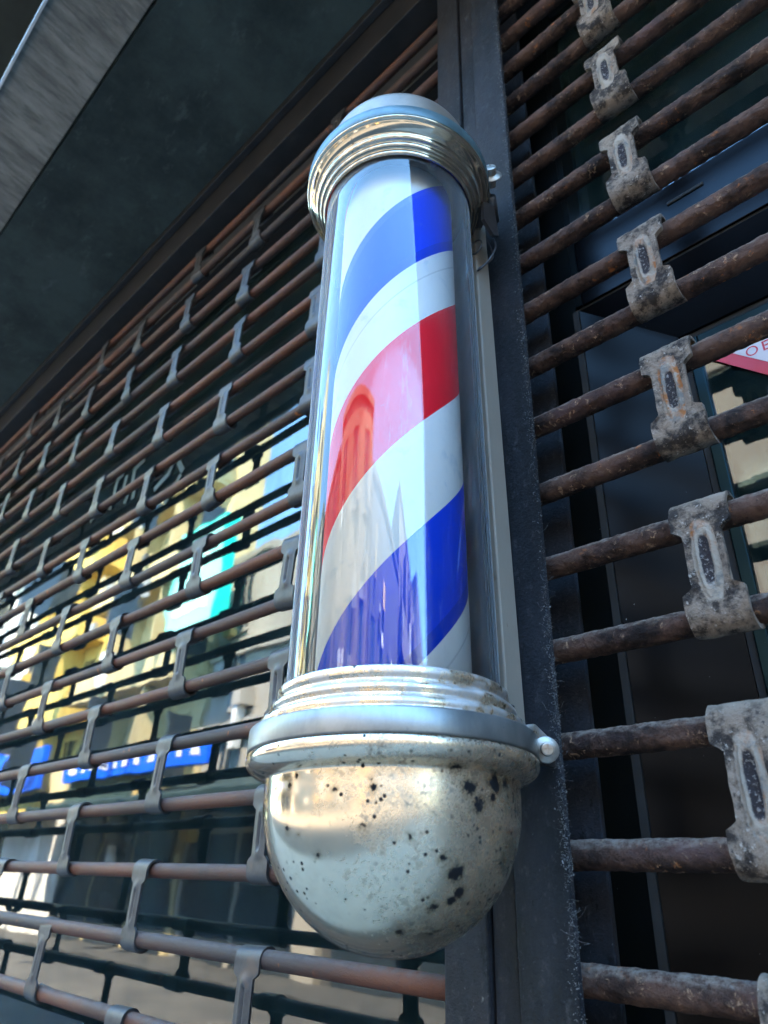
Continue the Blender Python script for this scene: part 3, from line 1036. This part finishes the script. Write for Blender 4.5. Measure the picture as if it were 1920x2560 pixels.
# ------------------------------------------------------------------ street
G = -41.08
n = NT('asphalt')
c = n.mix(n.step(n.noise(1.2, 6, .6), .3, .7), (.045, .043, .04), (.075, .07, .062))
ga = MB().box(-1600, 1600, -1600, 400, G - 10, G).build('ground', n.done(n.bsdf(c, .9, 0, n.bump(n.noise(300, 4), .5, .003))))
tag(ga, kind='structure')
pv = plain('paving', (0.2400, 0.2280, 0.2080), .85, 0, .2, 5)
pv2 = plain('opposite_paving', (.045, .043, .04), .85, 0, .3, 3)
for y0, y1, p in ((-30, 3.2, pv), (-133, -112, pv2)):
    tag(MB().box(-900, 700, y0, y1, G, G + 2).build('pavement', p), kind='structure')

YF = -133
wm = {}


def wallmat(rgb):
    if rgb not in wm:
        wm[rgb] = plain('facade_%d' % len(wm), rgb, .85, 0, .10, .25, 0)
    return wm[rgb]


GLZ = plain('facade_window_glass', (.03, .04, .05), .12, 0, .3, 1, 0)
RAIL = plain('balcony_rail', (.35, .33, .30), .5, .4)


CLUT = [('white_air_units', plain('white_units', (.75, .74, .70), .6, 0, .1, 1, 0)), ('dark_shutters', plain('dark_shutters', (.06, .065, .07), .6, 0, .2, 1, 0)),
        ('grey_boxes', plain('grey_boxes', (.30, .30, .29), .7, 0, .2, 1, 0)), ('ochre_blinds', plain('ochre_blinds', (.55, .36, .12), .7, 0, .2, 1, 0))]


def block(x0, x1, top, rgb, label, style, floor=46., first=-41., depth=110, yoff=0., win_w=11, balc=None):
    b = thing('street_building', label, 'building', ((x0 + x1) / 2, YF - depth / 2, -41), 'buildings across the street')
    y = YF + yoff
    mt = wallmat(rgb)
    MB().box(x0, x1, y - depth, y, -41, top).build('wall', mt, b)
    MB().box(x0 - .6, x1 + .6, y - depth - .5, y + 1.6, top, top + 3).build('parapet', wallmat(tuple(v * .8 for v in rgb)), b)
    z = first + 50
    wn, bal = MB(), MB()
    fr = MB()
    rr = random.Random(int(x0 * 7))
    while z + 30 < top:
        nx = max(2, int((x1 - x0) / 26))
        for i in range(nx):
            xc = x0 + (i + .5) * (x1 - x0) / nx
            w = win_w * rr.uniform(.8, 1.1)
            h = 22 if style != 'balcony' else 30
            zb = z + (8 if style != 'balcony' else 1)
            wn.box(xc - w / 2, xc + w / 2, y + .05, y + .5, zb, zb + h)
            fr.box(xc - w / 2 - 1, xc + w / 2 + 1, y + .03, y + 1.0, zb + h, zb + h + 1.2)
            fr.box(xc - w / 2 - 1, xc + w / 2 + 1, y + .03, y + 1.4, zb - 1.4, zb)
            fr.box(xc - .4, xc + .4, y + .52, y + .8, zb, zb + h)
            if rr.random() < .4:
                fr.box(xc + w / 2 + 2, xc + w / 2 + 9, y + .05, y + 5, zb - 1, zb + 6)
        if style == 'balcony':
            bal.box(x0 + 3, x1 - 3, y + .04, y + 15, z - 2.5, z)
            bal.box(x0 + 3, x1 - 3, y + 14, y + 15, z, z + 14)
            bal.box(x0 + 3, x0 + 4, y + .04, y + 14, z, z + 14)
            bal.box(x1 - 4, x1 - 3, y + .04, y + 14, z, z + 14)
            k = x0 + 30
            while k < x1 - 20:
                bal.box(k, k + 1, y + .04, y + 13.9, z + .01, z + floor - 2.6)
                k += 38
        elif style == 'band':
            bal.box(x0, x1, y + .04, y + 2.2, z - 3, z + 3)
        z += floor
    wn.build('windows', GLZ, b)
    fr.build('window_surrounds', wallmat(tuple(min(1, v * 1.1) for v in rgb)), b)
    # window openings on the end wall that faces up the street
    ew = MB()
    z = first + 50
    while z + 30 < top:
        for k in range(3):
            ew.box(x1 + .02, x1 + .4, y - depth + 18 + k * 30, y - depth + 28 + k * 30, z + 6, z + 28)
        z += floor
    ew.build('end_windows', GLZ, b)
    cl = [MB() for _ in CLUT]
    for i in range(int((x1 - x0) * .16)):
        w, h, xx = rr.uniform(2, 8), rr.choice((rr.uniform(2, 5), rr.uniform(6, 16))), rr.uniform(x0 + 3, x1 - 11)
        zz = rr.uniform(-30, top - 24)
        q = 15.1 if style == 'balcony' and zz > 8 else 1.5
        rr.choice(cl).box(xx, xx + w, y + q, y + q + rr.uniform(.6, 3.5), zz, zz + h)
    for c_, (mn, mm) in zip(cl, CLUT):
        if c_.v:
            c_.build(mn, mm, b)
    if bal.v:
        bal.build('balconies' if style == 'balcony' else 'floor_bands', balc or wallmat(tuple(min(1, v * 1.05) for v in rgb)), b)
    # shop front
    sf = MB()
    k = x0 + 4
    while k < x1 - 20:
        sf.box(k, k + 27, y + .05, y + .6, -39, 5)
        k += 30
    sf.build('shop_fronts', GLZ, b)
    return b


CREAM = (.52, .42, .22)
YEL = (.60, .43, .11)
block(-1000, -760, 260, (.45, .42, .36), 'grey block far down the street on the opposite side', 'band')
block(-760, -560, 190, YEL, 'yellow apartment block far down the street', 'balcony', depth=26)
block(-556, -420, 158, (.50, .48, .44), 'low grey apartment block with floor bands beyond the yellow towers', 'band', depth=26)
block(-418, -322, 236, YEL, 'tall yellow apartment block with stacked balconies', 'balcony', 40, depth=26)
block(-318, -224, 214, CREAM, 'cream apartment block with long balconies behind the teal sign', 'balcony', 44, depth=14)
block(-222, -150, 97, (.34, .31, .26), 'low grey-brown shop block with window bands right of the teal sign', 'band', 30, -50, win_w=8)
block(-147, -62, 84, (.07, .065, .06), 'low dark brown house opposite the barber pole', 'window', 40)
block(-59, 40, 92, (.17, .135, .10), 'low tan plastered house with small windows', 'window', 44)
block(43, 150, 74, (.09, .09, .095), 'low charcoal house with floor bands', 'band', 42)
block(153, 330, 110, (.16, .14, .12), 'wide dark brown house at the near end of the street', 'balcony', 44)
block(333, 700, 150, (.16, .155, .15), 'long dark grey block at the near end of the street', 'band')

TEAL = plain('teal_sign_panel', (.0, .66, .52), .4, 0, .03)
MINT = plain('mint_sign_face', (.35, .82, .72), .4, 0, .04)
ts = thing('projecting_sign', 'teal box sign projecting high over the opposite pavement', 'sign', (-214, -118, 64))
MB().box(-231, -198, -120.2, -115.3, 64, 109).build('sign_box', TEAL, ts)
MB().box(-230, -199, -115.28, -115.1, 65, 108).build('sign_face', MINT, ts)
mb = MB()
vs, fs = [], []
for k in range(36):
    t = 2 * math.pi * k / 36
    for f in (5.2, 3.6):
        vs.append((-212 + f * math.cos(t), -115.0, 94 + f * math.sin(t)))
for k in range(36):
    l = (k + 1) % 36
    fs.append((2 * k, 2 * l, 2 * l + 1, 2 * k + 1))
mb.add(vs, fs)
for i, (a, b, z) in enumerate([(-227, -219, 79), (-217, -211, 79), (-209, -203, 79), (-227, -215, 72), (-213, -203, 72)]):
    mb.box(a, b, -115.05, -114.9, z, z + 3.6)
mb.build('sign_marks', plain('pale_sign_marks', (.75, .72, .62), .5), ts)
MB().box(-216, -213, -133, -120.2, 80, 84).build('sign_arm', RAIL, ts)

BLU = plain('blue_fascia_panel', (.0, .10, .75), .45, 0, .05, 2)
for x0, x1, z0, z1, lab in ((-520, -375, 30, 36, 'long blue fascia board far down the opposite shops'), (-372, -318, 15, 33, 'deep blue shop banner above the slatted gate'),
                            (-292, -188, 16, 24, 'blue lettered fascia board right of the cream shop front')):
    fb = thing('shop_fascia', lab, 'shop sign', ((x0 + x1) / 2, YF + 4, z0), 'blue fascia boards across the street')
    MB().box(x0, x1, YF + 16, YF + 19, z0, z1).build('board', BLU, fb)
    mb = MB()
    k = x0 + 6
    while k < x1 - 6:
        mb.box(k, k + 3.6, YF + 19.02, YF + 19.2, z0 + (z1 - z0) * .35, z0 + (z1 - z0) * .62)
        k += 9
    mb.build('lettering', plain('white_board_letters', (.8, .8, .8), .5), fb)
aw = MB().prism_x([(YF + 1.7, 14), (YF + 22, 7), (YF + 22, 5), (YF + 1.7, 11)], -310, -150).build('shop_awning', plain('dark_green_awning', (.012, .03, .03), .7))
tag(aw, 'dark canvas awning hanging over the opposite shop fronts', 'awning')
# slatted roll-down gate
ga2 = thing('slatted_gate', 'white slatted gate closing a shop on the opposite side', 'gate', (-346, YF + 3, -41))
mb = MB()
k = -384
while k < -312:
    mb.box(k, k + 1.6, YF + 2, YF + 3, -39, 13)
    k += 3.4
mb.build('slats', plain('white_slats', (.75, .72, .66), .6), ga2)
MB().box(-386, -310, YF + .7, YF + 1.6, -39, 13).build('backing', plain('gate_backing', (.08, .08, .08), .8), ga2)
MB().box(-386, -310, YF + 1.9, YF + 3.6, 12, 15).build('gate_head', plain('gate_head', (.6, .56, .45), .6), ga2)

for o in S.objects:
    if '_w' in o:
        del o['_w']
